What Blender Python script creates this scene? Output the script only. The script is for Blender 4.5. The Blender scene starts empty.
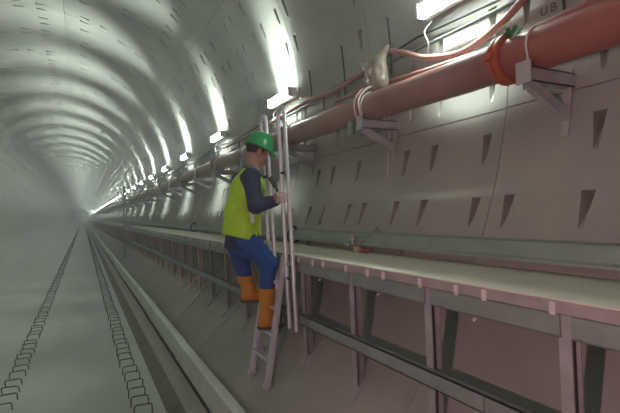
import bpy, bmesh, math, random
import numpy as np
from mathutils import Vector, Matrix
random.seed(7)
rng = np.random.default_rng(5)
sc = bpy.context.scene
COL = sc.collection
R = math.radians

# ---------------------------------------------------------------- tags
def tag(o, label=None, cat=None, group=None, kind=None):
    if label: o['label'] = label
    if cat: o['category'] = cat
    if group: o['group'] = group
    if kind: o['kind'] = kind
    return o

def empty(name, loc=(0, 0, 0), parent=None):
    o = bpy.data.objects.new(name, None)
    o.empty_display_size = .1
    COL.objects.link(o)
    o.location = loc
    if parent: o.parent = parent
    return o

def copy_tree(o, parent=None):
    c = o.copy()
    COL.objects.link(c)
    if parent: c.parent = parent
    for ch in list(o.children):
        copy_tree(ch, c)
    return c

ORD = ['first', 'second', 'third', 'fourth', 'fifth', 'sixth', 'seventh', 'eighth', 'ninth', 'tenth', 'eleventh', 'twelfth',
       'thirteenth', 'fourteenth', 'fifteenth', 'sixteenth', 'seventeenth', 'eighteenth', 'nineteenth', 'twentieth']

# ---------------------------------------------------------------- materials
def mat(name, col, rough=.7, var=.12, scale=6.0, metal=0.0, bump=.0, bscale=40., col2=None, stretch=(1, 1, 1), spec=.4):
    m = bpy.data.materials.new(name)
    m.use_nodes = True
    nt = m.node_tree
    N, L = nt.nodes, nt.links
    b = N['Principled BSDF']
    b.inputs['Roughness'].default_value = rough
    b.inputs['Metallic'].default_value = metal
    b.inputs['Specular IOR Level'].default_value = spec
    tc = N.new('ShaderNodeTexCoord')
    mp = N.new('ShaderNodeMapping')
    mp.inputs['Scale'].default_value = stretch
    L.new(tc.outputs['Object'], mp.inputs['Vector'])
    no = N.new('ShaderNodeTexNoise')
    no.inputs['Scale'].default_value = scale
    no.inputs['Detail'].default_value = 6
    no.inputs['Roughness'].default_value = .6
    L.new(mp.outputs['Vector'], no.inputs['Vector'])
    rp = N.new('ShaderNodeValToRGB')
    c1 = [c * (1 - var) for c in col]
    c2 = list(col2) if col2 else [min(1, c * (1 + var)) for c in col]
    rp.color_ramp.elements[0].position = .3
    rp.color_ramp.elements[1].position = .7
    rp.color_ramp.elements[0].color = (*c1, 1)
    rp.color_ramp.elements[1].color = (*c2, 1)
    L.new(no.outputs['Fac'], rp.inputs['Fac'])
    L.new(rp.outputs['Color'], b.inputs['Base Color'])
    if bump:
        n2 = N.new('ShaderNodeTexNoise')
        n2.inputs['Scale'].default_value = bscale
        n2.inputs['Detail'].default_value = 4
        L.new(mp.outputs['Vector'], n2.inputs['Vector'])
        bp = N.new('ShaderNodeBump')
        bp.inputs['Strength'].default_value = bump
        bp.inputs['Distance'].default_value = .01
        L.new(n2.outputs['Fac'], bp.inputs['Height'])
        L.new(bp.outputs['Normal'], b.inputs['Normal'])
    return m

def emit_mat(name, col, strength):
    m = bpy.data.materials.new(name)
    m.use_nodes = True
    b = m.node_tree.nodes['Principled BSDF']
    b.inputs['Base Color'].default_value = (.9, .9, .9, 1)
    b.inputs['Emission Color'].default_value = (*col, 1)
    b.inputs['Emission Strength'].default_value = strength
    return m

M = dict(
    lining=mat('lining_concrete', (.315, .32, .295), .62, .13, 1.6, bump=.15, bscale=30, spec=.45, col2=(.365, .355, .315)),
    gapdark=mat('dark_gap_strip', (.035, .034, .03), .9, .2, 8),
    slab=mat('slab_concrete', (.36, .375, .345), .8, .10, 1.4, bump=.12, bscale=25, stretch=(1, .5, 1)),
    mortar=mat('wet_mortar', (.13, .125, .105), .85, .3, 3, bump=.3, bscale=12),
    kerb=mat('kerb_concrete', (.58, .59, .54), .75, .13, 2.5, bump=.15),
    rebar=mat('rusty_rebar', (.085, .065, .052), .8, .3, 30),
    deck=mat('deck_board', (.66, .645, .555), .75, .09, 3.0, bump=.08),
    deckedge=mat('deck_edge', (.33, .295, .285), .8, .15, 8),
    galv=mat('galvanised_steel', (.25, .29, .27), .5, .12, 6, metal=.25),
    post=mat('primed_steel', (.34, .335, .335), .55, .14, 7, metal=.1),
    clip=mat('pale_clip', (.62, .58, .57), .6, .1, 20),
    dark=mat('dark_steel', (.05, .05, .05), .6, .2, 20),
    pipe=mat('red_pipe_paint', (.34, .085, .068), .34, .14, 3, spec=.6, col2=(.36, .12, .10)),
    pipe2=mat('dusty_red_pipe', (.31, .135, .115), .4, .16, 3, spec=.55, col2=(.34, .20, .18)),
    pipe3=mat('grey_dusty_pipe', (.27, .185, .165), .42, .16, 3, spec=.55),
    post2=mat('pale_pink_post', (.72, .56, .53), .6, .10, 7),
    coupling=mat('orange_coupling', (.44, .105, .05), .45, .12, 8),
    bracket=mat('bracket_steel', (.42, .40, .41), .5, .12, 6, metal=.15),
    hose=mat('red_hose', (.36, .13, .11), .45, .16, 4, col2=(.40, .24, .20)),
    cable=mat('grey_cable', (.13, .17, .17), .5, .15, 8),
    blackc=mat('black_cable', (.03, .03, .035), .5, .2, 9),
    bag=mat('cloudy_plastic', (.30, .265, .215), .28, .35, 18, bump=.5, bscale=22),
    cordr=mat('red_cord', (.5, .06, .05), .7, .1, 20),
    cordw=mat('white_cord', (.75, .70, .68), .7, .1, 20),
    housing=mat('lamp_housing', (.75, .77, .76), .45, .05, 8),
    trough=mat('trough_steel', (.27, .335, .295), .5, .12, 4, metal=.2),
    alu=mat('aluminium_tube', (.60, .60, .62), .35, .08, 10, metal=.5),
    rail=mat('ladder_rail', (.56, .53, .60), .45, .1, 10, metal=.15),
    tag=mat('green_tape', (.04, .22, .08), .7, .2, 30),
    ink=mat('pencil_mark', (.13, .11, .10), .9, .1, 20),
    rag=mat('red_rag', (.27, .085, .06), .9, .2, 25),
    wood=mat('wood_wedge', (.42, .36, .20), .8, .2, 12),
    skin=mat('skin', (.33, .175, .125), .55, .10, 12),
    hair=mat('black_hair', (.012, .011, .011), .6, .2, 60),
    helmet=mat('green_helmet', (.012, .30, .085), .3, .06, 8, spec=.5),
    vest=mat('lime_vest', (.44, .70, .03), .75, .10, 14, bump=.3, bscale=18),
    jacket=mat('navy_cloth', (.026, .036, .085), .85, .2, 16, bump=.35, bscale=20),
    trousers=mat('blue_cloth', (.010, .075, .27), .8, .18, 12, bump=.4, bscale=16),
    boot=mat('orange_boot', (.55, .21, .018), .5, .12, 10, bump=.15),
    sole=mat('boot_sole', (.11, .07, .04), .8, .15, 14),
    glove=mat('dusty_glove', (.50, .42, .37), .8, .12, 18),
    scarf=mat('grey_cloth', (.20, .18, .17), .9, .25, 18),
    white=mat('reflective_tape', (.9, .9, .92), .25, .03, 30),
    tubes=emit_mat('lit_tube', (.88, 1.0, .93), 58.0),
    eye=mat('dark_eye', (.02, .015, .012), .2, .1, 20),
)

# ---------------------------------------------------------------- mesh builder
class MB:
    def __init__(s): s.v = []; s.f = []; s.sm = []
    def add(s, vs, fs, smooth=False):
        o = len(s.v); s.v += [tuple(v) for v in vs]
        s.f += [tuple(i + o for i in f) for f in fs]; s.sm += [smooth] * len(fs); return s
    def box(s, x0, x1, y0, y1, z0, z1, rot=None, piv=None):
        vs = [Vector((x, y, z)) for x in (x0, x1) for y in (y0, y1) for z in (z0, z1)]
        if rot is not None:
            p = Vector(piv) if piv else Vector(((x0 + x1) / 2, (y0 + y1) / 2, (z0 + z1) / 2))
            vs = [rot @ (v - p) + p for v in vs]
        return s.add(vs, [(0, 1, 3, 2), (4, 6, 7, 5), (0, 4, 5, 1), (2, 3, 7, 6), (0, 2, 6, 4), (1, 5, 7, 3)])
    def bar(s, a, b, w, d, up=(0, 0, 1)):
        a, b = Vector(a), Vector(b); t = (b - a).normalized(); u = Vector(up)
        x = t.cross(u); x = x.normalized() if x.length > 1e-5 else Vector((1, 0, 0)); y = t.cross(x)
        vs = [p + x * (i * w / 2) + y * (j * d / 2) for p in (a, b) for i, j in ((-1, -1), (1, -1), (1, 1), (-1, 1))]
        return s.add(vs, [(3, 2, 1, 0), (4, 5, 6, 7)] + [(i, (i + 1) % 4, 4 + (i + 1) % 4, 4 + i) for i in range(4)])
    def tube(s, pts, r, n=10, caps=True):
        pts = [Vector(p) for p in pts]; k = len(pts); rs = r if isinstance(r, (list, tuple)) else [r] * k
        t0 = (pts[1] - pts[0]).normalized()
        x = t0.cross(Vector((0, 0, 1)));  x = x if x.length > .05 else t0.cross(Vector((0, 1, 0))); x.normalize()
        vs = []
        for i, p in enumerate(pts):
            t = ((pts[i + 1] - p) if i == 0 else (p - pts[i - 1]) if i == k - 1 else (pts[i + 1] - pts[i - 1])).normalized()
            x = (x - t * x.dot(t)).normalized(); y = t.cross(x)
            vs += [p + (x * math.cos(2 * math.pi * j / n) + y * math.sin(2 * math.pi * j / n)) * rs[i] for j in range(n)]
        fs = [(i * n + j, i * n + (j + 1) % n, (i + 1) * n + (j + 1) % n, (i + 1) * n + j) for i in range(k - 1) for j in range(n)]
        s.add(vs, fs, True)
        if caps:
            s.add(vs[:n], [tuple(range(n))[::-1]]); s.add(vs[-n:], [tuple(range(n))])
        return s
    def prism(s, prof, y0, y1, smooth=False):      # prof: (x,z) loop
        n = len(prof); vs = [(x, y, z) for y in (y0, y1) for x, z in prof]
        return s.add(vs, [tuple(range(n)), tuple(range(n, 2 * n))[::-1]] + [((i + 1) % n, i, n + i, n + (i + 1) % n) for i in range(n)], smooth)
    def build(s, name, m, parent=None, bevel=0):
        me = bpy.data.meshes.new(name)
        me.from_pydata([tuple(v) for v in s.v], [], s.f)
        me.polygons.foreach_set('use_smooth', s.sm)
        me.materials.append(m); me.update()
        bm = bmesh.new(); bm.from_mesh(me); bmesh.ops.recalc_face_normals(bm, faces=bm.faces); bm.to_mesh(me); bm.free()
        o = bpy.data.objects.new(name, me); COL.objects.link(o)
        if parent: o.parent = parent
        if bevel:
            bv = o.modifiers.new('bevel', 'BEVEL'); bv.width = bevel; bv.segments = 2; bv.limit_method = 'ANGLE'
        return o

def catmull(pts, n=8):
    P = [Vector(p) for p in pts]; P = [2 * P[0] - P[1]] + P + [2 * P[-1] - P[-2]]; out = []
    for i in range(1, len(P) - 2):
        a, b, c, d = P[i - 1:i + 3]
        for k in range(n):
            t = k / n
            out.append(.5 * ((2 * b) + (c - a) * t + (2 * a - 5 * b + 4 * c - d) * t * t + (3 * b - a - 3 * c + d) * t ** 3))
    out.append(P[-2]); return out

# ---------------------------------------------------------------- the tunnel
CX, CZ, RAD, W = -.937, 2.974, 3.40, 1.555
J0 = 2.02                                    # y of one ring joint
def wall_x(z): return CX + math.sqrt(RAD ** 2 - (z - CZ) ** 2)
def pol(th, y, r=RAD): return (CX + r * math.cos(R(th)), y, CZ + r * math.sin(R(th)))

def ring_mesh(seed, name):
    rd = random.Random(seed)
    seams = [-10.1, 34.0, 79.0, 124.0, 169.0]
    rows = [-21.5 + 7.2 * k for k in range(28)]
    br = set()
    cells = {}
    sw = .08
    for sm in seams: br |= {round(sm - sw, 2), round(sm + sw, 2)}
    for r_ in rows:
        a, b = round(r_ - 1.75, 2), round(r_ + 1.75, 2)
        if any(a - .4 < sm < b + .4 for sm in seams): continue
        br |= {a, b}; cells[(a, b)] = r_
    base = np.arange(-180, 180, 3.0)
    for t in base:
        if all(abs(t - q) > 1.2 for q in br) and not any(a < t < b for a, b in cells): br.add(round(float(t), 2))
    th = sorted(br)
    g = .004
    yb = [g, .09, .165, .59, .665, .92, .995, W - .165, W - .09, W - g]
    mb = MB(); n = len(th)
    vs = [pol(t, y) for t in th for y in yb]
    m_ = len(yb); surf = []; pock = []; seamq = []
    for i in range(n):
        i2 = (i + 1) % n
        t0, t1 = th[i], th[i2]
        is_seam = any(abs(t0 - (sm - sw)) < .02 for sm in seams)
        cell = cells.get((t0, t1))
        near_seam = cell is not None and any(abs(cell - sm) < 13 for sm in seams)
        for j in range(m_ - 1):
            q = (i * m_ + j, i * m_ + j + 1, i2 * m_ + j + 1, i2 * m_ + j)
            if is_seam: seamq.append((t0, t1, yb[j], yb[j + 1])); continue
            hit = False
            if cell is not None:
                if j in (1, 7): hit = rd.random() < .78
                elif j in (3, 5) and near_seam: hit = rd.random() < .85
            if hit: pock.append((t0, t1, yb[j], yb[j + 1]))
            else: surf.append(q)
    mb.add(vs, surf, True)
    for t0, t1, y0, y1 in pock:
        dth = 1 if rd.random() < .96 else -1
        a, b = (t0, t1) if dth > 0 else (t1, t0)
        ym, w = (y0 + y1) / 2, .012
        D = RAD + .11
        P = [pol(a, y0), pol(a, ym - w), pol(a, ym + w), pol(a, y1), pol(b, y0), pol(b, y1), pol(b, y0 + .006, D), pol(b, y1 - .006, D)]
        mb.add(P, [(0, 1, 4), (2, 3, 5), (1, 2, 7, 6), (1, 6, 4), (2, 5, 7), (4, 6, 7, 5)])
    for t0, t1, y0, y1 in seamq:
        D = RAD + .014
        P = [pol(t0, y0), pol(t0, y1), pol(t1, y1), pol(t1, y0), pol(t0, y0, D), pol(t0, y1, D), pol(t1, y1, D), pol(t1, y0, D)]
        mb.add(P, [(4, 5, 6, 7), (0, 1, 5, 4), (3, 7, 6, 2)])
    # ring edges step outward into the joint
    for ya, yb_ in ((g, 0.0), (W - g, W)):
        vv = []
        for t in th: vv += [pol(t, ya), pol(t, ya, RAD + .016), pol(t, yb_, RAD + .016)]
        mb.add(vv, [(3 * i + k, 3 * ((i + 1) % n) + k, 3 * ((i + 1) % n) + k + 1, 3 * i + k + 1) for i in range(n) for k in (0, 1)], True)
    # outer skin gives the ring its real thickness
    vv = []
    for t in th: vv += [pol(t, 0, RAD + .016), pol(t, 0, RAD + .275), pol(t, W, RAD + .275), pol(t, W, RAD + .016)]
    mb.add(vv, [(4 * i + k, 4 * ((i + 1) % n) + k, 4 * ((i + 1) % n) + k + 1, 4 * i + k + 1) for i in range(n) for k in (0, 1, 2)], True)
    me = bpy.data.meshes.new(name)
    me.from_pydata([tuple(v) for v in mb.v], [], mb.f)
    me.polygons.foreach_set('use_smooth', mb.sm)
    me.materials.append(M['lining']); me.update()
    bm = bmesh.new(); bm.from_mesh(me)
    # make the normals of the inner faces look to the axis
    for f in bm.faces:
        c = f.calc_center_median(); rr = math.hypot(c.x - CX, c.z - CZ)
        if rr < RAD + .012 and abs(f.normal.y) < .5:
            if f.normal.x * (CX - c.x) + f.normal.z * (CZ - c.z) < 0: f.normal_flip()
    bm.to_mesh(me); bm.free()
    return me

RINGS = [ring_mesh(s, 'tunnel_wall') for s in (1, 2, 3)]
Y0 = J0 - W * 9
NR = 165
for k in range(NR):
    o = bpy.data.objects.new('tunnel_wall', RINGS[(k * 2 + k // 3) % 3])
    COL.objects.link(o)
    o.location = (random.uniform(-.004, .004), Y0 + k * W, random.uniform(-.004, .004))
    o['kind'] = 'structure'
YEND = Y0 + NR * W
mb = MB()
for y0_, s_ in ((YEND, 0), (Y0 - .2, 0)):
    mb_ = MB().tube([(CX, y0_, CZ), (CX, y0_ + .2, CZ)], RAD + .2, 64)
    o = mb_.build('wall_far' if y0_ > 0 else 'wall_near', M['lining']); o['kind'] = 'structure'

# track slab: its top is z = 0, it fills the invert
def arc(xa, xb, n=10, r=RAD):
    out = []
    for i in range(n + 1):
        x = xa + (xb - xa) * i / n
        out.append((x, CZ - math.sqrt(r * r - (x - CX) ** 2)))
    return out
SL = CX - math.sqrt(RAD ** 2 - CZ ** 2) - .02
SE = .64
prof = [(SL, 0), (SE, 0)] + arc(SE, SL, 16, RAD + .02)
o = MB().prism(prof, Y0, YEND).build('floor', M['slab']); o['kind'] = 'structure'
# mortar strip between the slab and the kerb
prof = arc(SE - .01, .772, 5, RAD - .012) + arc(.772, SE - .01, 5, RAD + .01)
o = MB().prism(prof, Y0, YEND).build('trim_1', M['mortar']); o['kind'] = 'structure'
o = MB().prism(arc(.900, .93, 2, RAD - .004) + arc(.93, .900, 2, RAD + .01), Y0, YEND).build('trim_2', M['gapdark']); o['kind'] = 'structure'  # dark colour stands in for the shaded gap under the kerb
# kerb: precast units laid end to end on the invert
KU = 2.4
for k in range(102):
    y0 = -9 + k * KU
    j = random.uniform(-.008, .008)
    prof = [(.925 + j, .160), (.948 + j, .318), (.955 + j, .325), (1.032 + j, .325), (1.038 + j, .318), (1.062 + j, .20)] + arc(1.062 + j, .925 + j, 3, RAD + .01)
    o = MB().prism(prof, y0 + .003, y0 + KU - .003).build('kerb', M['kerb'])
    o['kind'] = 'structure'

# ---------------------------------------------------------------- rebar hoops cast in the slab
def hoop_mesh():
    w, h, r = .075, .092, .0056
    pts = [(-w, 0, -.03), (-w, 0, h - .02), (-w + .006, 0, h - .006), (-w + .02, 0, h), (w - .02, 0, h), (w - .006, 0, h - .006), (w, 0, h - .02), (w, 0, -.03)]
    return MB().tube(pts, r, 6)
hp = hoop_mesh().build('rebar_hoop', M['rebar'])
hm = hp.data
bpy.data.objects.remove(hp)
NH = 150
for side, x, lab, grp in (('l', -.68, 'rusty rebar hoop in the left row along the track slab', 'rebar hoops of the left row'),
                          ('r', .44, 'rusty rebar hoop in the right row along the track slab', 'rebar hoops of the right row')):
    far = MB()
    for k in range(360):
        y = 2.55 + .25 * k + random.uniform(-.02, .02)
        rz = random.uniform(-.12, .12); rx = random.uniform(-.22, .16) + (.50 if side == 'l' else 0); dx = random.uniform(-.012, .012)
        if k < NH:
            o = bpy.data.objects.new('rebar_hoop', hm); COL.objects.link(o)
            o.location = (x + dx, y, 0); o.rotation_euler = (rx, 0, rz)
            tag(o, lab, 'rebar hoop', grp)
        else:
            far.tube([(x - .075, y, -.02), (x - .075, y, .09), (x + .075, y, .09), (x + .075, y, -.02)], .007, 4)
    o = far.build('rebar_hoops_far', M['rebar'])
    tag(o, 'distant continuation of the %s row of rusty hoops in the slab' % ('left' if side == 'l' else 'right'), 'rebar hoops', None, 'stuff')

# ---------------------------------------------------------------- raised walkway
DZ = 1.423          # deck top
DX = 1.50           # outer edge
BAY = .715
P0 = 1.03
wk = empty('maintenance_walkway', (DX, 0, 0))
tag(wk, 'raised maintenance walkway with pale deck on steel posts along the right wall', 'walkway')
def loc(mb):                       # shift world x to the walkway's own x
    mb.v = [(v[0] - DX, v[1], v[2]) for v in mb.v]; return mb
PL = BAY * 2
for k in range(-3, 50):
    y0 = 1.40 + PL * k
    xi = wall_x(DZ) + .012
    loc(MB().prism([(DX, DZ), (xi, DZ), (xi - .03, DZ - .05), (DX, DZ - .05)], y0 + .002, y0 + PL - .002)).build('deck_panel', M['deck'], wk)
    loc(MB().box(DX - .006, DX - .0005, y0 + .002, y0 + PL - .002, DZ - .05, DZ - .006)).build('deck_edging', M['deckedge'], wk)
yl = 1.40 + PL * 50
loc(MB().prism([(DX, DZ), (wall_x(DZ) + .01, DZ), (wall_x(DZ) - .02, DZ - .05), (DX, DZ - .05)], yl, 235)).build('deck_panel', M['deck'], wk)

def chan(y0, y1, x, z0, z1, d=.035, t=.006):   # C section open to the wall
    return MB().box(x, x + t, y0, y1, z0, z1).box(x, x + d, y0, y1, z1 - t, z1).box(x, x + d, y0, y1, z0, z0 + t)
def post_parts(yc):
    foot = wall_x_low(1.535)
    return foot
def low_z(x): return CZ - math.sqrt(RAD ** 2 - (x - CX) ** 2)
pz = low_z(1.545)
first = {}
for k in range(-4, 96):
    yc = P0 + BAY * k
    # edge beam of this bay
    if k in (-4,) or 'beam' not in first:
        first['beam'] = loc(chan(0.030, BAY - .012, DX - .004, DZ - .135, DZ - .05)).build('edge_beam', M['galv'], wk)
        b = first['beam']
    else:
        b = first['beam'].copy(); COL.objects.link(b)
    b.location = (0, yc, 0)
    if k == 8: first.pop('post')                  # the farther posts take a paler, pinker colour
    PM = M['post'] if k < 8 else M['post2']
    if 'post' not in first:
        def fl(o_, w_, ya, yb_): return ([(DX + .004 + o_, DZ - .055), (DX + .004 + o_ + w_, DZ - .055), (1.517 + o_ + w_, pz + .002 + .4 * o_), (1.517 + o_, pz + .002 + .4 * o_)], ya, yb_)
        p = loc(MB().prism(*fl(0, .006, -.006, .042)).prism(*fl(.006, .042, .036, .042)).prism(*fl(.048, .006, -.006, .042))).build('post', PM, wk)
        arm = loc(MB().box(DX + .012, wall_x(1.30) + .005, -.004, .05, DZ - .135, DZ - .052)).build('bearer', PM, p)
        za, zb = low_z(1.44), low_z(1.64)
        pl = loc(MB().add([(1.44, -.03, za + .012), (1.64, -.03, zb + .012), (1.64, .05, zb + .012), (1.44, .05, za + .012),
                           (1.44, -.03, za - .01), (1.64, -.03, zb - .01), (1.64, .05, zb - .01), (1.44, .05, za - .01)],
                          [(0, 1, 2, 3), (7, 6, 5, 4), (0, 4, 5, 1), (1, 5, 6, 2), (2, 6, 7, 3), (3, 7, 4, 0)])).build('base_plate', PM, p)
        first['post'] = p
    else:
        p = first['post'].copy(); COL.objects.link(p)
        for ch in list(first['post'].children):
            c = ch.copy(); COL.objects.link(c); c.parent = p
    p.location = (0, yc, 0)
for k in range(-4, 16):
    yc = P0 + BAY * k
    for dy in (.05, .36, .52):
        loc(MB().box(DX - .014, DX - .005, yc + dy - .012, yc + dy + .012, DZ - .058, DZ - .012)
            .box(DX - .018, DX - .005, yc + dy - .010, yc + dy + .010, DZ - .042, DZ - .034)).build('clip', M['clip'], wk, .002)
    loc(MB().tube([(DX - .012, yc + .42, DZ - .15), (DX + .0, yc + .42, DZ - .145)], .007, 8)).build('bolt', M['clip'], wk)
fb = MB(); fp = MB()
yl = P0 + BAY * 96
fb.box(DX - .004, DX + .03, yl, 235, DZ - .135, DZ - .05)
for k in range(96, 150):
    yc = P0 + BAY * k
    fp.prism([(DX + .004, DZ - .055), (DX + .064, DZ - .055), (1.577, pz + .02), (1.517, pz + .002)], yc, yc + .055)
loc(fb).build('edge_beam', M['galv'], wk)
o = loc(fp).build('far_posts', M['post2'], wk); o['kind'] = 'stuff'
RL = 4 * BAY
for k in range(-1, 36):
    y0 = P0 + .36 + RL * k
    loc(chan(y0 + .003, y0 + RL - .003, 1.47, .900, .978)).build('lower_rail', M['galv'], wk)

# ---------------------------------------------------------------- cable trough on the walkway, along the wall
tr = empty('cable_trough', (2.0, 0, DZ))
tag(tr, 'galvanised cable trough running along the wall on the walkway deck', 'cable trough')
TS = W * 2
def tprof(o=0): return [(2.125, 1.568), (2.120, 1.578), (2.055, 1.570), (2.048, 1.560), (2.030, 1.497), (2.005, 1.485), (2.003, 1.474), (2.10, 1.474)]
for k in range(-3, 36):
    y0 = .75 + TS * k
    m_ = MB().prism([(x - 2.0, z - DZ) for x, z in tprof()], y0 + .003, y0 + TS - .003)
    m_.build('trough_section', M['trough'], tr)
    s_ = MB()
    for yy in (.4, 1.95):
        MB().box(2.062 - 2.0, 2.10 - 2.0, y0 + yy, y0 + yy + .03, 0, .052).build('support_block', M['trough'], tr)

# ---------------------------------------------------------------- fire main
PX, PR_ = 2.17, .112
ZP = [(-14, 2.56), (-4, 2.57), (1.4, 2.582), (2.2, 2.59), (2.9, 2.612), (3.9, 2.642), (5.5, 2.645), (9, 2.645), (250, 2.64)]
def pipe_z(y):
    for (a, b), (c, d) in zip(ZP, ZP[1:]):
        if y <= c:
            t = (y - a) / (c - a); return b + (d - b) * t
    return ZP[-1][1]
fm = empty('fire_main_pipe', (PX, 0, 2.6))
tag(fm, 'long red painted fire main pipe running along the right tunnel wall', 'pipe')
LPX = Matrix.Translation((-PX, 0, -2.6))
def pl_(mb, ): mb.v = [(v[0] - PX, v[1], v[2] - 2.6) for v in mb.v]; return mb
C0 = 1.80
CS = W * 2
for k in range(-4, 37):
    y0 = C0 + CS * k; y1 = y0 + CS
    pts = [(PX, y, pipe_z(y)) for y in np.linspace(y0 + .006, y1 - .006, 9)]
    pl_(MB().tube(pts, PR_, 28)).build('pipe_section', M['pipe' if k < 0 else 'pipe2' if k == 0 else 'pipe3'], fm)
    cs_ = .7 if k == 0 else .5
    y = y0; z = pipe_z(y)
    cpl = MB()
    prof = [(-.05, PR_ + .001), (-.05, .128), (-.042, .140), (-.012, .140), (-.008, .131), (.008, .131), (.012, .140), (.042, .140), (.05, .128), (.05, PR_ + .001)]
    n = 28
    vs = [(PX + r_ * math.cos(2 * math.pi * j / n), y + d * cs_, z + r_ * math.sin(2 * math.pi * j / n)) for d, r_ in prof for j in range(n)]
    cpl.add(vs, [(i * n + j, i * n + (j + 1) % n, (i + 1) * n + (j + 1) % n, (i + 1) * n + j) for i in range(len(prof) - 1) for j in range(n)], False)
    for sx in (-1, 1) if k == 0 else ():
        cpl.box(PX + sx * .150 - .016, PX + sx * .150 + .016, y - .03, y + .03, z - .018, z + .018)
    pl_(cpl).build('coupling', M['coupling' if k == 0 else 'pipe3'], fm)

# ---------------------------------------------------------------- pipe brackets
def make_bracket(y, zt):
    """y: position along the tunnel, zt: top of the arm (under the pipe)"""
    b = empty('pipe_bracket', (2.05, y, zt))
    ox, oz = 2.05, zt
    def B(m): m.v = [(v[0] - ox, v[1] - y, v[2] - oz) for v in m.v]; return m
    wx = wall_x(zt - .04)
    B(MB().box(2.05, wx + .01, y - .03, y - .024, zt - .075, zt).box(2.05, wx + .01, y - .03, y + .03, zt - .006, zt)
      .box(2.05, wx + .01, y - .03, y + .03, zt - .075, zt - .069)).build('arm', M['bracket'], b)
    B(MB().box(2.038, 2.05, y - .045, y + .045, zt - .085, zt + .03)).build('end_plate', M['bracket'], b, .002)
    zl = zt - .24; wl = wall_x(zl)
    B(MB().bar((2.075, y, zt - .08), (wl - .005, y, zl + .01), .06, .035, (0, 1, 0))).build('strut', M['bracket'], b, .002)
    B(MB().bar((wx - .006, y, zt + .03), (wall_x(zt - .34) - .004, y, zt - .34), .010, .045, (0, 1, 0))).build('wall_plate', M['bracket'], b)
    z0 = pipe_z(y)
    ub = [(PX + (PR_ + .006) * math.cos(a), y - .012, z0 + (PR_ + .006) * math.sin(a)) for a in np.linspace(R(-25), R(205), 18)]
    ub = [(ub[0][0], y - .012, zt)] + ub + [(ub[-1][0], y - .012, zt)]
    B(MB().tube(ub, .006, 6)).build('u_bolt', M['clip'], b)
    return b
BN = ['at the right edge of the photo, under the orange coupling', 'below the plastic bag', 'right of the ladder handrail tops',
      'just behind the worker', 'beyond the worker']
fb_ = {}
for k in range(0, 40):
    y = 1.60 + W * k
    zt = pipe_z(y) - PR_
    if k < 3 or 'far' not in fb_:
        b = make_bracket(y, zt)
        if k >= 3: fb_['far'] = b
    else:
        b = copy_tree(fb_['far']); b.location = (2.05, y, zt)
    if k == 0: l = 'steel pipe bracket with diagonal strut beside the orange pipe coupling at the photo right'
    elif k == 1: l = 'steel pipe bracket with diagonal strut below the hanging plastic bag'
    elif k == 2: l = 'steel pipe bracket just right of the tall ladder handrails'
    elif k < 18: l = 'steel pipe bracket beyond the worker under the pipe, %s from the camera' % ORD[k]
    else: l = 'tiny far steel pipe bracket deep in the tunnel under the pipe'
    tag(b, l, 'pipe bracket', 'brackets carrying the red pipe')

# ---------------------------------------------------------------- wall lights
LP = 16
def make_light():
    z, L_ = 3.25, .34
    x = wall_x(z)
    l = empty('strip_light', (x, 0, z))
    def B(m): m.v = [(v[0] - x, v[1], v[2] - z) for v in m.v]; return m
    B(MB().box(x - .120, x - .060, -L_ - .02, L_ + .02, z - .055, z + .055)).build('housing', M['housing'], l, .006)
    for s_ in (-.2, .2):
        B(MB().box(x - .062, x + .004, s_ - .012, s_ + .012, z - .012, z + .012)).build('standoff', M['galv'], l)
    pf = [(x - .118, z - .058), (x - .150, z - .052), (x - .168, z - .030), (x - .172, z), (x - .168, z + .030), (x - .150, z + .052), (x - .118, z + .058)]
    B(MB().prism(pf, -L_ + .012, L_ - .012)).build('diffuser', M['tubes'], l)
    for el, pw, sp in ((114, .10, 56), (92, .52, 42), (50, 1.8, 46), (8, .9, 54), (-32, .45, 54), (-88, .34, 52), (-112, .10, 56)):
        la = bpy.data.lights.new('tube_light', 'AREA'); la.shape = 'RECTANGLE'; la.size = .62; la.size_y = .03
        la.energy = LP * pw; la.color = (.86, 1.0, .92); la.spread = R(sp)
        lo = bpy.data.objects.new('tube_light', la); COL.objects.link(lo); lo.parent = l
        d = Vector((-math.cos(R(el)), 0, math.sin(R(el))))
        lo.location = Vector((-.145, 0, 0)) + d * .066
        zax = -d; xax = Vector((0, 1, 0)); yax = zax.cross(xax)
        lo.rotation_euler = Matrix((xax, yax, zax)).transposed().to_euler()
    for s_ in (-1, 1):
        B(MB().box(x - .174, x - .11, s_ * L_ - .010, s_ * L_ + .010, z - .060, z + .060)).build('end_cap', M['housing'], l, .006)
    return l
L0 = 2.35
lproto = None
for k in range(-2, 77):
    y = L0 + W * 2 * k
    l = make_light() if lproto is None else copy_tree(lproto)
    lproto = lproto or l
    l.location.y = y
    if k == 60:            # beyond this the haze leaves only the glow of the tubes
        for ch in [c for c in l.children if c.type == 'LIGHT']: bpy.data.objects.remove(ch)
        lproto = l
    if k < 0: lab = 'lit white strip light on the right wall behind the camera'
    elif k == 0: lab = 'largest lit white strip light on the right wall at the photo top'
    elif k == 1: lab = 'lit white strip light just above the ladder handrail tops'
    elif k < 18: lab = 'lit white strip light on the right wall, %s from the camera' % ORD[k]
    else: lab = 'tiny distant lit strip light in the far row of the tunnel'
    tag(l, lab, 'light', 'strip lights along the right wall')

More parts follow.
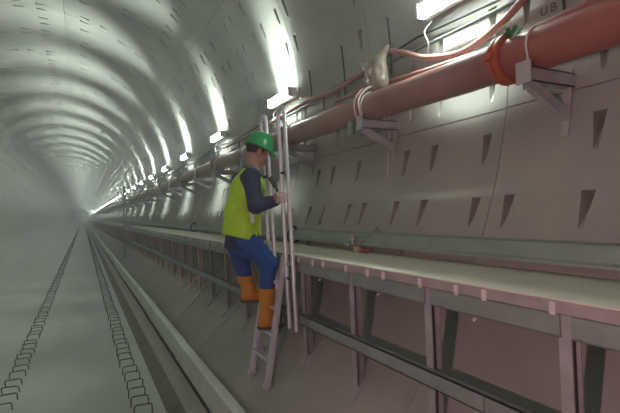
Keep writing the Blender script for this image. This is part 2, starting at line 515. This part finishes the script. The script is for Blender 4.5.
# ---------------------------------------------------------------- hoses and cables
def wallp(y, z, off): return (wall_x(z) - off, y, z)
h1 = [(1.60, 3.10), (1.82, 2.965), (1.97, 2.89), (2.2, 2.825), (2.40, 2.828), (2.69, 2.905), (2.93, 3.02), (3.13, 3.09), (3.35, 3.06), (3.6, 3.02), (4.1, 3.0), (4.55, 3.025), (5.0, 3.03), (6.0, 3.0), (8, 2.98)]
o = MB().tube(catmull([wallp(y, z, .13) for y, z in h1], 8), .024, 10).build('red_hose', M['hose'])
tag(o, 'thick red hose sagging along the wall above the pipe, passing the plastic bag', 'hose')
h2 = [(1.2, 2.78), (1.7, 2.76), (2.05, 2.745), (2.3, 2.765), (2.6, 2.785), (2.9, 2.81), (3.15, 2.835), (3.5, 2.86), (4.0, 2.87)]
o = MB().tube(catmull([wallp(y, z, .15) for y, z in h2], 8), .019, 10).build('red_hose', M['hose'])
tag(o, 'thinner red hose lying lower, just above the top of the red pipe', 'hose')
o = MB().tube([wallp(y, 3.03 + .012 * math.sin(y * 2.1), .06) for y in np.arange(-3, 30, .2)], .014, 8).build('cable_conduit', M['cable'])
tag(o, 'thin straight grey conduit on the wall just below the strip lights', 'conduit')
pts = []
for k in range(-1, 24):
    a = L0 + W * 2 * k
    for t in np.linspace(0, 1, 9)[:-1]:
        pts.append(wallp(a + .5 + t * W * 2, 3.13 - .06 * math.sin(math.pi * t) , .045))
o = MB().tube(pts, .010, 6).build('lighting_cable', M['blackc'])
tag(o, 'black supply cable sagging in swags between the strip lights', 'cable')
for k in range(0, 3):
    y = L0 + W * 2 * k + .34
    o = MB().tube(catmull([wallp(y, 3.20, .03), wallp(y + .03, 3.12, .085), wallp(y - .01, 3.02, .09), wallp(y + .03, 2.95, .06)], 6), .006, 6).build('drop_wire', M['cordw'])
    tag(o, 'thin pale drop wire hanging from the %s' % ('largest strip light at the photo top', 'strip light above the ladder handrails', 'strip light left of the green helmet')[k], 'wire')

# ---------------------------------------------------------------- bag on the hose with its cords
def nets(f, lo, h):
    """surface nets of the zero level of array f"""
    s = f < 0
    nx, ny, nz = f.shape
    c = np.zeros((nx - 1, ny - 1, nz - 1), np.int8)
    sl = [slice(0, -1), slice(1, None)]
    for i in (0, 1):
        for j in (0, 1):
            for k in (0, 1): c += s[sl[i], sl[j], sl[k]]
    act = (c > 0) & (c < 8)
    ix = np.argwhere(act)
    idx = -np.ones(act.shape, np.int64); idx[act] = np.arange(len(ix))
    acc = np.zeros((len(ix), 3)); cnt = np.zeros(len(ix))
    cor = [(i, j, k) for i in (0, 1) for j in (0, 1) for k in (0, 1)]
    for a in cor:
        for ax in range(3):
            if a[ax]: continue
            b = list(a); b[ax] = 1
            fa = f[tuple((ix + a).T)]; fb2 = f[tuple((ix + b).T)]
            m = (fa < 0) != (fb2 < 0)
            t = np.where(m, fa / np.where(m, fa - fb2, 1), 0)
            p = ix + np.array(a, float); p = p.astype(float); p[:, ax] += t
            acc[m] += p[m]; cnt[m] += 1
    V = acc / cnt[:, None] * h + np.array(lo)
    F = []
    for ax in range(3):
        u, v = [(1, 2), (2, 0), (0, 1)][ax]
        a = [slice(None)] * 3; b = [slice(None)] * 3
        a[ax] = slice(0, -1); b[ax] = slice(1, None)
        ch = s[tuple(a)] != s[tuple(b)]
        e = np.argwhere(ch)
        e = e[(e[:, u] > 0) & (e[:, v] > 0) & (e[:, u] < f.shape[u] - 1) & (e[:, v] < f.shape[v] - 1)]
        def cell(du, dv):
            q = e.copy(); q[:, u] -= du; q[:, v] -= dv; return idx[tuple(q.T)]
        q = np.stack([cell(1, 1), cell(0, 1), cell(0, 0), cell(1, 0)], 1)
        fl = s[tuple(e.T)]
        q[~fl] = q[~fl][:, ::-1]
        F.append(q)
    return V, np.concatenate(F)

class Field:
    def __init__(s, lo, hi, h):
        s.lo = np.array(lo, float); s.h = h
        s.n = np.ceil((np.array(hi) - s.lo) / h).astype(int) + 1
        s.f = np.full(tuple(s.n), .3, np.float32)
    def sub(s, lo, hi):
        a = np.clip(np.floor((np.array(lo) - s.lo) / s.h).astype(int), 0, s.n - 1); b = np.clip(np.ceil((np.array(hi) - s.lo) / s.h).astype(int) + 1, 1, s.n)
        sl = tuple(slice(i, j) for i, j in zip(a, b))
        g = [(s.lo[i] + s.h * np.arange(a[i], b[i])).astype(np.float32) for i in range(3)]
        return sl, np.meshgrid(*g, indexing='ij')
    def put(s, sl, d, k, op='+'):
        f = s.f[sl]
        if op == '+':
            if k > 0:
                hh = np.clip(.5 + .5 * (f - d) / k, 0, 1); s.f[sl] = f + (d - f) * hh - k * hh * (1 - hh)
            else: s.f[sl] = np.minimum(f, d)
        else:
            if k > 0:
                hh = np.clip(.5 - .5 * (f + d) / k, 0, 1); s.f[sl] = f + (-d - f) * hh + k * hh * (1 - hh)
            else: s.f[sl] = np.maximum(f, -d)
    def cone(s, a, b, ra, rb, k=.02, sy=1.0, op='+'):
        a, b = np.array(a, float), np.array(b, float); m = max(ra, rb) * max(1, sy) + k + .05
        sl, (X, Y, Z) = s.sub(np.minimum(a, b) - m, np.maximum(a, b) + m)
        yc = (a[1] + b[1]) / 2
        ay, by = yc + (a[1] - yc), yc + (b[1] - yc)
        dx, dy, dz = b[0] - a[0], (by - ay) / sy, b[2] - a[2]
        PX_, PY_, PZ_ = X - a[0], (Y - ay) / sy, Z - a[2]
        t = np.clip((PX_ * dx + PY_ * dy + PZ_ * dz) / max(dx * dx + dy * dy + dz * dz, 1e-9), 0, 1)
        d = np.sqrt((PX_ - t * dx) ** 2 + (PY_ - t * dy) ** 2 + (PZ_ - t * dz) ** 2) - (ra + (rb - ra) * t)
        s.put(sl, d.astype(np.float32), k, op)
    def ell(s, c, r, k=.02, rot=None, op='+', cut=None):
        c = np.array(c, float); m = max(r) + k + .05
        sl, (X, Y, Z) = s.sub(c - m, c + m)
        P = np.stack([X - c[0], Y - c[1], Z - c[2]], -1)
        if rot is not None: P = P @ np.array(rot, np.float32)      # world -> local (rot columns are local axes)
        q = P / np.array(r, np.float32)
        k0 = np.sqrt((q ** 2).sum(-1)); k1 = np.sqrt(((q / np.array(r, np.float32)) ** 2).sum(-1)) + 1e-6
        d = k0 * (k0 - 1) / k1
        if cut is not None: d = np.maximum(d, cut(P))
        s.put(sl, d.astype(np.float32), k, op)
    def clip(s, fn):
        sl, (X, Y, Z) = s.sub(s.lo, s.lo + s.h * s.n)
        s.f[sl] = np.maximum(s.f[sl], fn(X, Y, Z).astype(np.float32))
    def build(s, name, m, parent, origin, smooth=True):
        s.f[0] = s.f[-1] = .3; s.f[:, 0] = s.f[:, -1] = .3; s.f[:, :, 0] = s.f[:, :, -1] = .3
        V, F = nets(s.f, s.lo, s.h)
        for _ in range(1):         # one light smoothing pass
            acc = np.zeros_like(V); cnt = np.zeros(len(V))
            for a, b in ((0, 1), (1, 2), (2, 3), (3, 0)):
                np.add.at(acc, F[:, a], V[F[:, b]]); np.add.at(acc, F[:, b], V[F[:, a]])
                np.add.at(cnt, F[:, a], 1); np.add.at(cnt, F[:, b], 1)
            V = V * .6 + acc / cnt[:, None] * .4
        V = V - np.array(origin)
        me = bpy.data.meshes.new(name)
        me.from_pydata(V.tolist(), [], F.tolist())
        me.polygons.foreach_set('use_smooth', [smooth] * len(F))
        me.materials.append(m); me.update()
        o = bpy.data.objects.new(name, me); COL.objects.link(o)
        if parent: o.parent = parent
        return o

bg = empty('plastic_bag', (2.22, 3.19, 2.74))
tag(bg, 'cloudy clear plastic bag of odds and ends tied to the red hose above the pipe', 'bag')
F_ = Field((2.06, 2.93, 2.68), (2.40, 3.50, 3.16), .008)
F_.ell((2.22, 3.15, 2.90), (.075, .125, .125), .03)
F_.ell((2.22, 3.12, 2.81), (.07, .10, .08), .04)
F_.ell((2.21, 3.17, 2.99), (.065, .13, .06), .04)
F_.cone((2.21, 3.26, 3.0), (2.20, 3.37, 3.075), .04, .010, .03)
F_.cone((2.21, 3.08, 3.0), (2.22, 2.985, 3.075), .045, .016, .03)
for _ in range(16):
    t = random.uniform(0, 6.28)
    F_.ell((2.22 - .07 * abs(math.cos(t)), 3.14 + .10 * math.sin(t), random.uniform(2.80, 2.98)), (.02, .022, .026), .02)
F_.build('bag_body', M['bag'], bg, (2.22, 3.19, 2.74))
def cord(dx, dy, m):
    p = [(2.20 + dx, 3.17 + dy, 2.80), (2.10 + dx, 3.19 + dy, 2.76), (2.045, 3.205 + dy, 2.68), (2.045, 3.21 + dy, 2.60), (2.07, 3.215 + dy, 2.53)]
    mb = MB().tube(catmull(p, 6), .008, 7); mb.v = [(v[0] - 2.22, v[1] - 3.19, v[2] - 2.74) for v in mb.v]
    return mb.build('cord', m, bg)
cord(0, .02, M['cordw']); cord(.0, -.03, M['cordr']); cord(.01, -.05, M['cordw'])

# ---------------------------------------------------------------- small wall items
rods = [(1.644, 3.00, 2.86, 'above the pipe at the photo right edge'), (3.25, 3.45, 2.95, 'right of the plastic bag'), (4.04, 3.46, 2.92, 'left of the plastic bag'),
        (4.80, 3.43, 3.12, 'right of the handrail tops')]
for y, z0, z1, w_ in rods:
    o = MB().tube([wallp(y, z, .012) for z in np.linspace(z0, z1, 8)], .008, 6).build('anchor_rod', M['dark'])
    tag(o, 'thin dark upright anchor rod on the wall %s' % w_, 'rod')
o = MB().tube([(2.40, 3.23, 2.60), (2.385, 3.22, 2.35), (2.335, 3.20, 2.03)], .006, 6).build('hanging_rod', M['clip'])
tag(o, 'thin pale rod hanging on the wall beside the bracket under the bag', 'rod')
o = MB().tube([(2.06, 3.32, 2.52), (2.06, 3.32, 2.40)], .028, 12).build('pipe_stub', M['trough'])
tag(o, 'short grey cylinder hanging under the red pipe left of the bracket below the bag', 'pipe stub')
zt = pipe_z(1.6)
g = MB()
for k in range(7):
    a = k * 2.4
    g.bar((2.13 + .02 * math.cos(a), 1.72 + .02 * math.sin(a), zt + .115), (2.13 + .05 * math.cos(a + .7), 1.72 + .05 * math.sin(a + .7), zt + .125 + .018 * (k % 3)), .022, .006)
o = g.build('tape_knot', M['tag'])
tag(o, 'small knot of green tape tied on top of the pipe near the orange coupling', 'tape')
# chalk letters on the wall above the pipe
for ch, y in (('U', 1.80), ('B', 1.735)):
    cu = bpy.data.curves.new('wall_mark', 'FONT'); cu.body = ch; cu.size = .075; cu.extrude = .001
    ob = bpy.data.objects.new('tmp', cu); COL.objects.link(ob)
    dg = bpy.context.evaluated_depsgraph_get(); me = bpy.data.meshes.new_from_object(ob.evaluated_get(dg))
    bpy.data.objects.remove(ob)
    me.materials.clear(); me.materials.append(M['ink'])
    o = bpy.data.objects.new('wall_mark', me); COL.objects.link(o)
    o.location = (wall_x(2.90) - .003, y, 2.88); o.rotation_euler = (R(90), 0, R(-90))
    tag(o, 'dark hand written letter %s on the wall above the red pipe' % ch, 'mark')

# items on the cable trough
cl = empty('trough_clamp', (2.05, 3.22, DZ))
tag(cl, 'small galvanised clamp with a raised cross shaped lug on the cable trough', 'clamp')
def C_(m, o=(2.05, 3.22, DZ)): m.v = [(v[0] - o[0], v[1] - o[1], v[2] - o[2]) for v in m.v]; return m
C_(MB().bar((1.995, 3.16, 1.47), (2.11, 3.02, 1.60), .06, .012, (0, 1, 0))).build('bent_plate', M['trough'], cl, .002)
C_(MB().box(2.0, 2.012, 3.19, 3.29, 1.475, 1.545)).build('clamp_body', M['galv'], cl, .003)
C_(MB().box(1.990, 2.0, 3.235, 3.25, 1.485, 1.56).box(1.990, 2.0, 3.21, 3.275, 1.52, 1.535)).build('lug', M['clip'], cl)
C_(MB().box(1.985, 2.0, 3.29, 3.36, 1.468, 1.482)).build('bolt', M['clip'], cl, .003)
o = MB().box(1.955, 1.999, 3.10, 3.16, DZ + .001, DZ + .045, Matrix.Rotation(.3, 3, 'Z')).build('wood_wedge', M['wood'], None, .003)
tag(o, 'small pale wooden wedge on the deck below the trough clamp', 'wedge')
F_ = Field((1.93, 2.90, DZ - .02), (2.03, 3.12, DZ + .08), .005)
F_.ell((1.975, 3.03, DZ + .016), (.022, .045, .016), .01); F_.ell((1.985, 2.99, DZ + .024), (.018, .03, .016), .01); F_.ell((1.965, 3.06, DZ + .026), (.015, .02, .014), .01)
o = F_.build('red_rag', M['rag'], None, (0, 0, 0))
tag(o, 'crumpled red rag on the deck beside the wooden wedge', 'rag')
for y, lab in ((4.54, 'black cable loop strapped around the trough behind the ladder handrails'), (9.5, 'black cable loop strapped around the trough left of the worker')):
    pts = [(2.045 + .065 * math.cos(a), y + .02 * math.sin(2 * a), 1.520 + .085 * math.sin(a)) for a in np.linspace(0, 2 * math.pi, 20)]
    o = MB().tube(pts, .012, 7).build('cable_loop', M['blackc']); tag(o, lab, 'cable loop')

# standing pole far down the tunnel
po = empty('survey_pole', (1.265, 16.9, low_z(1.265)))
tag(po, 'tall thin grey pole standing on the invert in front of the far walkway', 'pole')
zb = low_z(1.265)
MB().tube([(0, 0, 0), (-.02, -.3, 2.42)], .028, 10).build('shaft', M['galv'], po)
MB().box(-.09, .09, -.09, .09, -.035, .015, Matrix.Rotation(R(-40), 3, 'Y')).build('base_plate', M['galv'], po)

# ---------------------------------------------------------------- ladder hooked on the walkway
ld = empty('access_ladder', (1.26, 3.55, .379))
tag(ld, 'grey metal step ladder with tall tube handrails leaning on the walkway edge', 'ladder')
LO = (1.26, 3.55, .379)
def lad(m): return C_(m, LO)
def railx(z): return 1.262 + (z - .379) * (1.435 - 1.262) / (1.415 - .379)
LY = (3.375, 3.735)
for i, y in enumerate(LY):
    rl = lad(MB().bar((railx(.405), y, .405), (railx(1.40), y, 1.40), .028, .074, (0, 1, 0))).build('side_rail', M['rail'], ld, .003)
    lad(MB().tube([(railx(.40) - .001, y - .016, .402), (railx(.40) - .001, y + .016, .402)], .036, 14)).build('foot_pad', M['rail'], rl)
for z in (.61, .81, 1.01, 1.21):
    lad(MB().box(railx(z) - .032, railx(z) + .032, LY[0] + .01, LY[1] - .01, z - .022, z)).build('rung', M['rail'], ld, .003)
def loop(y0, y1, z0, z1, dy, w, x):
    pts = [(x, y0, z0), (x, y1, z1)]
    for a in np.linspace(0, math.pi, 9)[1:-1]:
        pts.append((x, y1 - w / 2 + w / 2 * math.cos(a), z1 + w / 2 * math.sin(a)))
    pts += [(x, y1 - w, z1), (x, y0 - w, z0)]
    return MB().tube(pts, .0165, 10)
for (ya, yb_) in ((3.225, 3.357), (3.575, 3.742)):
    hr = lad(loop(ya, yb_, .87, 2.525, 0, .125, 1.405)).build('handrail', M['alu'], ld)
    for z in (1.25, 2.07):
        t = (z - .87) / (2.525 - .87); y = ya + (yb_ - ya) * t
        lad(MB().tube([(1.405, y, z), (1.405, y - .125, z)], .012, 8)).build('crossbar', M['dark'], hr)
    y = ya + (yb_ - ya) * .3
    lad(MB().box(1.40, DX - .002, y - .02, y + .02, 1.345, 1.375)).build('edge_hook', M['galv'], hr)

# ---------------------------------------------------------------- the worker
WO = (1.22, 3.62, .82)
pe = empty('person', WO)
tag(pe, 'person in a green helmet and lime vest climbing the ladder, gripping its handrail', 'person')
def rotY(a):   # pitch forward (x axis dips): columns are local axes
    c, s = math.cos(a), math.sin(a)
    return [[c, 0, s], [0, 1, 0], [-s, 0, c]]
HC = (1.328, 3.63, 2.272)           # head centre
HP = R(23)
HR = np.array(rotY(HP))
def hd(x, y, z): return tuple(np.array(HC) + HR @ np.array((x, y, z)))

hipR, kneeR, ankR = (1.185, 3.54, 1.60), (1.350, 3.50, 1.345), (1.334, 3.535, .93)
hipL, kneeL, ankL = (1.170, 3.71, 1.60), (1.190, 3.735, 1.36), (1.248, 3.70, 1.11)
pel, wai, che, nek = (1.165, 3.63, 1.60), (1.185, 3.63, 1.76), (1.232, 3.63, 1.97), (1.280, 3.63, 2.10)
shR, elR, wrR = (1.200, 3.455, 2.045), (1.195, 3.345, 1.815), (1.345, 3.325, 1.850)
shL, elL, wrL = (1.225, 3.815, 2.045), (1.185, 3.885, 1.825), (1.345, 3.72, 1.905)
LOB, HIB = (.93, 3.18, .78), (1.58, 4.02, 2.46)

def hand(F, wr, post, ydir, grow=0):
    """palm beside an upright tube at post, four fingers round it, thumb on the other side"""
    px, py, pz_ = post
    pc = (px - .040, py + ydir * .030, pz_)                         # palm centre
    F.cone(wr, (pc[0] - .02, pc[1], pc[2]), .026 + grow, .026 + grow, .015)
    F.cone((pc[0] - .02, pc[1], pc[2] + .022), (pc[0] - .016, pc[1], pc[2] - .026), .023 + grow, .021 + grow, .015)
    for i, (dz, ln) in enumerate(((.032, .92), (.011, 1.0), (-.010, .95), (-.030, .8))):
        r_ = .0098 + grow * .6
        k0 = (px - .028, py + ydir * .030, pz_ + dz)
        k1 = (px + .010 * ln, py + ydir * .029, pz_ + dz + .002)
        k2 = (px + .029 * ln, py - ydir * .002, pz_ + dz + .001)
        k3 = (px + .012 * ln, py - ydir * .028, pz_ + dz)
        F.cone(k0, k1, r_ * 1.05, r_, .006); F.cone(k1, k2, r_, r_ * .95, .004); F.cone(k2, k3, r_ * .95, r_ * .85, .004)
    t0 = (pc[0] - .012, pc[1] - ydir * .012, pz_ + .022)
    t1 = (px - .026, py - ydir * .020, pz_ + .042)
    t2 = (px + .002, py - ydir * .029, pz_ + .048)
    F.cone(t0, t1, .0125 + grow * .6, .0115 + grow * .6, .008); F.cone(t1, t2, .0112 + grow * .6, .0095 + grow * .6, .004)

def tube_y(ya, yb_, z): return ya + (yb_ - ya) * (z - .87) / (2.525 - .87)
gripR = (1.405, tube_y(3.225, 3.357, 1.875), 1.875)
gripL = (1.405, tube_y(3.575, 3.742, 1.93), 1.93)

# one continuous body
F_ = Field(LOB, HIB, .0065)
F_.cone(pel, wai, .095, .09, .04, 1.35); F_.cone(wai, che, .09, .105, .04, 1.35); F_.cone(che, nek, .10, .05, .04, 1.2)
F_.cone(nek, hd(-.035, 0, -.07), .056, .054, .03)
for hp_, kn, an in ((hipR, kneeR, ankR), (hipL, kneeL, ankL)):
    F_.cone(pel, hp_, .085, .082, .04); F_.cone(hp_, kn, .080, .052, .03); F_.cone(kn, an, .050, .036, .03)
    F_.cone(an, (an[0] + .11, an[1], an[2] - .05), .036, .028, .02)
for sh, el, wr, gp, yd in ((shR, elR, wrR, gripR, -1), (shL, elL, wrL, gripL, -1)):
    F_.cone((che[0], che[1], che[2] + .05), sh, .06, .052, .03); F_.cone(sh, el, .046, .038, .02); F_.cone(el, wr, .037, .027, .02)
    hand(F_, wr, gp, yd)
# head with a face
F_.ell(hd(-.008, 0, .035), (.098, .077, .098), .02, HR)
F_.ell(hd(.018, 0, -.045), (.068, .060, .075), .035, HR)
F_.cone(hd(.052, 0, -.088), hd(.058, 0, -.092), .024, .020, .025)             # chin
F_.cone(hd(.088, 0, .005), hd(.105, 0, -.028), .010, .014, .014)              # nose
for s_ in (-1, 1):
    F_.ell(hd(.080, .030 * s_, .022), (.016, .024, .010), .012, HR)           # brow
    F_.ell(hd(.062, .036 * s_, -.025), (.024, .022, .020), .02, HR)           # cheek
    F_.ell(hd(.088, .030 * s_, .002), (.010, .013, .008), .008, HR, op='-')   # eye socket
    F_.ell(hd(-.012, .078 * s_, -.012), (.020, .009, .032), .006, HR)         # ear
F_.ell(hd(.084, 0, -.058), (.012, .024, .007), .008, HR)                      # lips
F_.ell(hd(.080, 0, -.070), (.012, .020, .007), .008, HR)
bd = F_.build('body', M['skin'], pe, WO)
bd.data.materials.append(M['glove'])           # dusty work gloves over the hands
for p_ in bd.data.polygons:
    c_ = p_.center
    if c_.x + WO[0] > 1.335 and 1.78 < c_.z + WO[2] < 2.01: p_.material_index = 1
for s_ in (-1, 1):
    e_ = Field((HC[0] - .02, HC[1] - .08, HC[2] - .08), (HC[0] + .15, HC[1] + .08, HC[2] + .06), .004)
    e_.ell(hd(.076, .030 * s_, .001), (.012, .013, .009), 0, HR)
    e_.build('eye', M['eye'], pe, WO)
# hair under the helmet
F_ = Field((1.20, 3.50, 2.12), (1.50, 3.76, 2.42), .006)
F_.ell(hd(-.014, 0, .037), (.101, .083, .098), .01, HR, cut=lambda P: np.maximum(P[..., 0] - .062 + .35 * np.maximum(0, .03 - P[..., 2]), -.075 - P[..., 2]))
F_.ell(hd(-.012, -.08, -.012), (.024, .02, .036), .004, HR, op='-'); F_.ell(hd(-.012, .08, -.012), (.024, .02, .036), .004, HR, op='-')
F_.build('hair', M['hair'], pe, WO)
# helmet
hz = .024
F_ = Field((1.16, 3.44, 2.18), (1.54, 3.82, 2.52), .006)
F_.ell(hd(-.006, 0, hz), (.126, .110, .160), .0, HR, cut=lambda P: .0 - P[..., 2])
F_.ell(hd(-.006, 0, hz), (.120, .102, .148), .0, HR, op='-')
F_.cone(hd(-.085, 0, hz + .112), hd(.07, 0, hz + .118), .020, .018, .02)       # crown ridge
F_.build('helmet', M['helmet'], pe, WO)
F_ = Field((1.16, 3.44, 2.10), (1.58, 3.82, 2.42), .005)
F_.ell(hd(.022, 0, hz + .004), (.134, .118, .020), 0, HR, cut=lambda P: np.abs(P[..., 2] + .05 * np.maximum(0, P[..., 0])) - .006)
F_.ell(hd(-.006, 0, hz), (.120, .102, .130), .0, HR, op='-')
hb = F_.build('brim', M['helmet'], pe, WO)
# dark jacket
F_ = Field(LOB, HIB, .008)
F_.cone((1.16, 3.63, 1.50), wai, .130, .118, .03, 1.35); F_.cone(wai, che, .118, .125, .04, 1.42); F_.cone(che, (1.255, 3.63, 2.085), .115, .068, .04, 1.3)
for sh, el, wr in ((shR, elR, wrR), (shL, elL, wrL)):
    F_.cone((che[0], che[1], che[2] + .05), sh, .075, .070, .04); F_.cone(sh, el, .070, .060, .03)
    F_.cone(el, wr, .060, .046, .025)
F_.ell((1.30, 3.63, 2.145), (.066, .064, .05), 0, HR, op='-')
F_.clip(lambda X, Y, Z: 1.475 - Z)
F_.build('jacket', M['jacket'], pe, WO)
# collar scarf of paler cloth
F_ = Field((1.18, 3.50, 2.02), (1.42, 3.76, 2.22), .006)
for a in np.linspace(-2.6, 2.6, 14):
    F_.ell((1.285 + .064 * math.cos(a), 3.63 + .062 * math.sin(a), 2.118 - .035 * math.cos(a)), (.018, .020, .026), .015)
F_.build('collar', M['scarf'], pe, WO)
# lime vest
def vest_field():
    F = Field(LOB, HIB, .008)
    F.cone((1.152, 3.63, 1.56), (1.182, 3.63, 1.78), .150, .134, .03, 1.32); F.cone((1.182, 3.63, 1.78), che, .134, .132, .04, 1.36)
    F.cone(che, (1.262, 3.63, 2.09), .126, .076, .05, 1.6)
    for a_ in range(11):                                                      # hanging folds
        an_ = -2.9 + a_ * .58 + .2 * math.sin(a_ * 5.1)
        p0 = np.array((1.152 + .152 * math.cos(an_), 3.63 + .198 * math.sin(an_), 1.50)); p1 = np.array((1.20 + .125 * math.cos(an_ + .12), 3.63 + .17 * math.sin(an_ + .12), 1.80 + .06 * math.sin(a_ * 3.3)))
        F.cone(p0, p1, .013, .004, .022)
    F.clip(lambda X, Y, Z: (1.592 - .30 * (X - 1.02)) - Z)                    # hem, lower in front
    F.clip(lambda X, Y, Z: .60 * (X - 1.305) + .8 * (Z - 2.055))              # neckline, cut away in front
    for sh, el in ((shR, elR), (shL, elL)):
        s = 1 if sh is shL else -1
        F.ell((1.215, 3.63 + s * .235, 1.985), (.078, .085, .125), .01, op='-')   # arm holes
    F.ell((1.30, 3.63, 2.17), (.085, .082, .085), .01, op='-')
    F.clip(lambda X, Y, Z: np.where((X > 1.24) & (np.abs(Y - 3.63) < .012), .01, -.2))   # open front
    return F
VF = vest_field()
vo = VF.build('vest', M['vest'], pe, WO)
# reflective tapes on the vest, laid on its surface
def vest_pt(x, z, side):
    rng_y = np.arange(3.20, 3.63, .002) if side < 0 else np.arange(4.0, 3.63, -.002)
    i = int(round((x - VF.lo[0]) / VF.h)); k = int(round((z - VF.lo[2]) / VF.h))
    for y in rng_y:
        if VF.f[i, int(round((y - VF.lo[1]) / VF.h)), k] < 0: return y
    return 3.63
def tape(x0, z0, x1, z1, w, side):
    n = 10; vs = []
    for i in range(n + 1):
        t = i / n; x = x0 + (x1 - x0) * t; z = z0 + (z1 - z0) * t
        y = min(vest_pt(x, z, side), vest_pt(x + w / 2, z, side), vest_pt(x - w / 2, z, side)) if side < 0 else max(vest_pt(x, z, side), vest_pt(x + w / 2, z, side))
        for dx, dy in ((-w / 2, side * .005), (w / 2, side * .005), (w / 2, -side * .006), (-w / 2, -side * .006)): vs.append((x + dx, y + dy, z))
    fs = [(0, 1, 2, 3), (4 * n + 3, 4 * n + 2, 4 * n + 1, 4 * n)] + [(4 * i + j, 4 * i + (j + 1) % 4, 4 * i + 4 + (j + 1) % 4, 4 * i + 4 + j) for i in range(n) for j in range(4)]
    return C_(MB().add(vs, fs), WO).build('reflective_tape', M['white'], vo)
tape(1.183, 1.815, 1.203, 1.685, .032, -1)
# trousers
F_ = Field((.95, 3.30, 1.00), (1.55, 3.95, 1.75), .008)
F_.cone((1.165, 3.63, 1.50), (1.17, 3.63, 1.62), .115, .112, .03, 1.35)
for hp_, kn, an, b_ in ((hipR, kneeR, ankR, 1.12), (hipL, kneeL, ankL, 1.19)):
    F_.cone((hp_[0], hp_[1], hp_[2] - .06), kn, .108, .070, .04)
    a = np.array(kn); c = np.array(an); t = (kn[2] - b_ + .02) / (kn[2] - an[2])
    F_.cone(kn, tuple(a + (c - a) * t), .071, .057, .03)
F_.ell((1.255, 3.42, 1.45), (.02, .02, .10), .02, op='-'); F_.ell((1.33, 3.43, 1.30), (.012, .015, .07), .02, op='-')
tro = F_.build('trousers', M['trousers'], pe, WO)
pts = []
for t in np.linspace(0, 1, 8):
    pts.append((1.105 + .10 * t + .012 * math.sin(3 * t), 3.60 - .01 * t, 1.44 - .22 * t))
# boots
def boot(kn, an, top, sole_z, toe):
    a = np.array(kn); c = np.array(an); d = (c - a) / (c - a)[2]
    pt = tuple(c + d * (top - an[2])) if False else tuple(a + (c - a) * ((kn[2] - top) / (kn[2] - an[2])))
    lo = (min(pt[0], an[0]) - .15, min(pt[1], an[1]) - .15, sole_z - .06); hi = (max(pt[0], an[0]) + .30, max(pt[1], an[1]) + .15, top + .12)
    F = Field(lo, hi, .006)
    F.cone(pt, an, .074, .055, .02)
    F.cone((an[0] - .03, an[1], sole_z + .055), an, .046, .055, .03)
    F.cone((an[0] + .0, an[1], sole_z + .055), toe, .052, .042, .03)
    F.clip(lambda X, Y, Z: Z - top); F.clip(lambda X, Y, Z: sole_z + .012 - Z)
    F.ell((pt[0], pt[1], top + .02), (.060, .060, .06), 0, op='-')
    b = F.build('boot', M['boot'], pe, WO)
    F = Field(lo, hi, .006)
    F.cone((an[0] - .035, an[1], sole_z + .03), (toe[0] + .005, toe[1], sole_z + .03), .052, .050, .02)
    F.clip(lambda X, Y, Z: np.abs(Z - sole_z - .0095) - .0105)
    F.build('sole', M['sole'], b, WO).location = (0, 0, 0)
    b.data.update()
    return b
boot(kneeR, ankR, 1.145, .812, (1.425, 3.525, .857))
boot(kneeL, ankL, 1.235, 1.012, (1.352, 3.685, 1.054))
# dark tool in the near hand
tl = empty('hand_tool', (1.40, 3.40, 1.93))
tag(tl, 'small dark hand tool held up beside the gripping hand of the worker', 'tool')
C_(MB().bar((1.345, 3.42, 2.045), (1.385, 3.39, 1.965), .034, .022, (0, 1, 0)), (1.40, 3.40, 1.93)).build('tool_head', M['dark'], tl, .004)
C_(MB().tube([(1.38, 3.392, 1.975), (1.392, 3.36, 1.92), (1.386, 3.335, 1.875)], .011, 8), (1.40, 3.40, 1.93)).build('handle', M['dark'], tl)

# ---------------------------------------------------------------- light
# work lamp low on the left by the photographer; it throws the walkway's shadows up the right wall
ld_ = bpy.data.lights.new('work_lamp', 'SPOT'); ld_.energy = 98; ld_.color = (1.0, .54, .60); ld_.spot_size = R(140); ld_.spot_blend = .7; ld_.shadow_soft_size = .03
lo_ = bpy.data.objects.new('work_lamp', ld_); COL.objects.link(lo_)
lo_.location = (-.79, .14, 1.68)
dv = Vector((2.2, .9, 1.75)) - lo_.location
lo_.rotation_euler = dv.to_track_quat('-Z', 'Y').to_euler()

w = bpy.data.worlds.new('tunnel_air'); sc.world = w; w.use_nodes = True
nt = w.node_tree
nt.nodes['Background'].inputs['Color'].default_value = (0, 0, 0, 1)
vs_ = nt.nodes.new('ShaderNodeVolumeScatter')
vs_.inputs['Color'].default_value = (.96, 1.0, .96, 1); vs_.inputs['Density'].default_value = .009; vs_.inputs['Anisotropy'].default_value = .2
nt.links.new(vs_.outputs['Volume'], nt.nodes['World Output'].inputs['Volume'])

# ---------------------------------------------------------------- camera
f, yaw, pit, roll = 456.81, R(26.439), R(.79967), R(-1.5)
Fv = Vector((math.sin(yaw) * math.cos(pit), math.cos(yaw) * math.cos(pit), math.sin(pit)))
Rv = Vector((math.cos(yaw), -math.sin(yaw), 0)); Uv = Rv.cross(Fv)
c, s = math.cos(roll), math.sin(roll)
X = Rv * c + Uv * s; Y = Uv * c - Rv * s
cam = bpy.data.cameras.new('camera'); co = bpy.data.objects.new('camera', cam); COL.objects.link(co)
cam.sensor_width = 36; cam.sensor_fit = 'HORIZONTAL'; cam.lens = f * 36 / 620; cam.clip_start = .02; cam.clip_end = 400
co.matrix_world = Matrix(((X.x, Y.x, -Fv.x, 0), (X.y, Y.y, -Fv.y, 0), (X.z, Y.z, -Fv.z, 1.75), (0, 0, 0, 1)))
sc.camera = co
sc.view_settings.view_transform = 'Standard'
sc.view_settings.look = 'None'
sc.view_settings.exposure = .12
sc.view_settings.gamma = 1
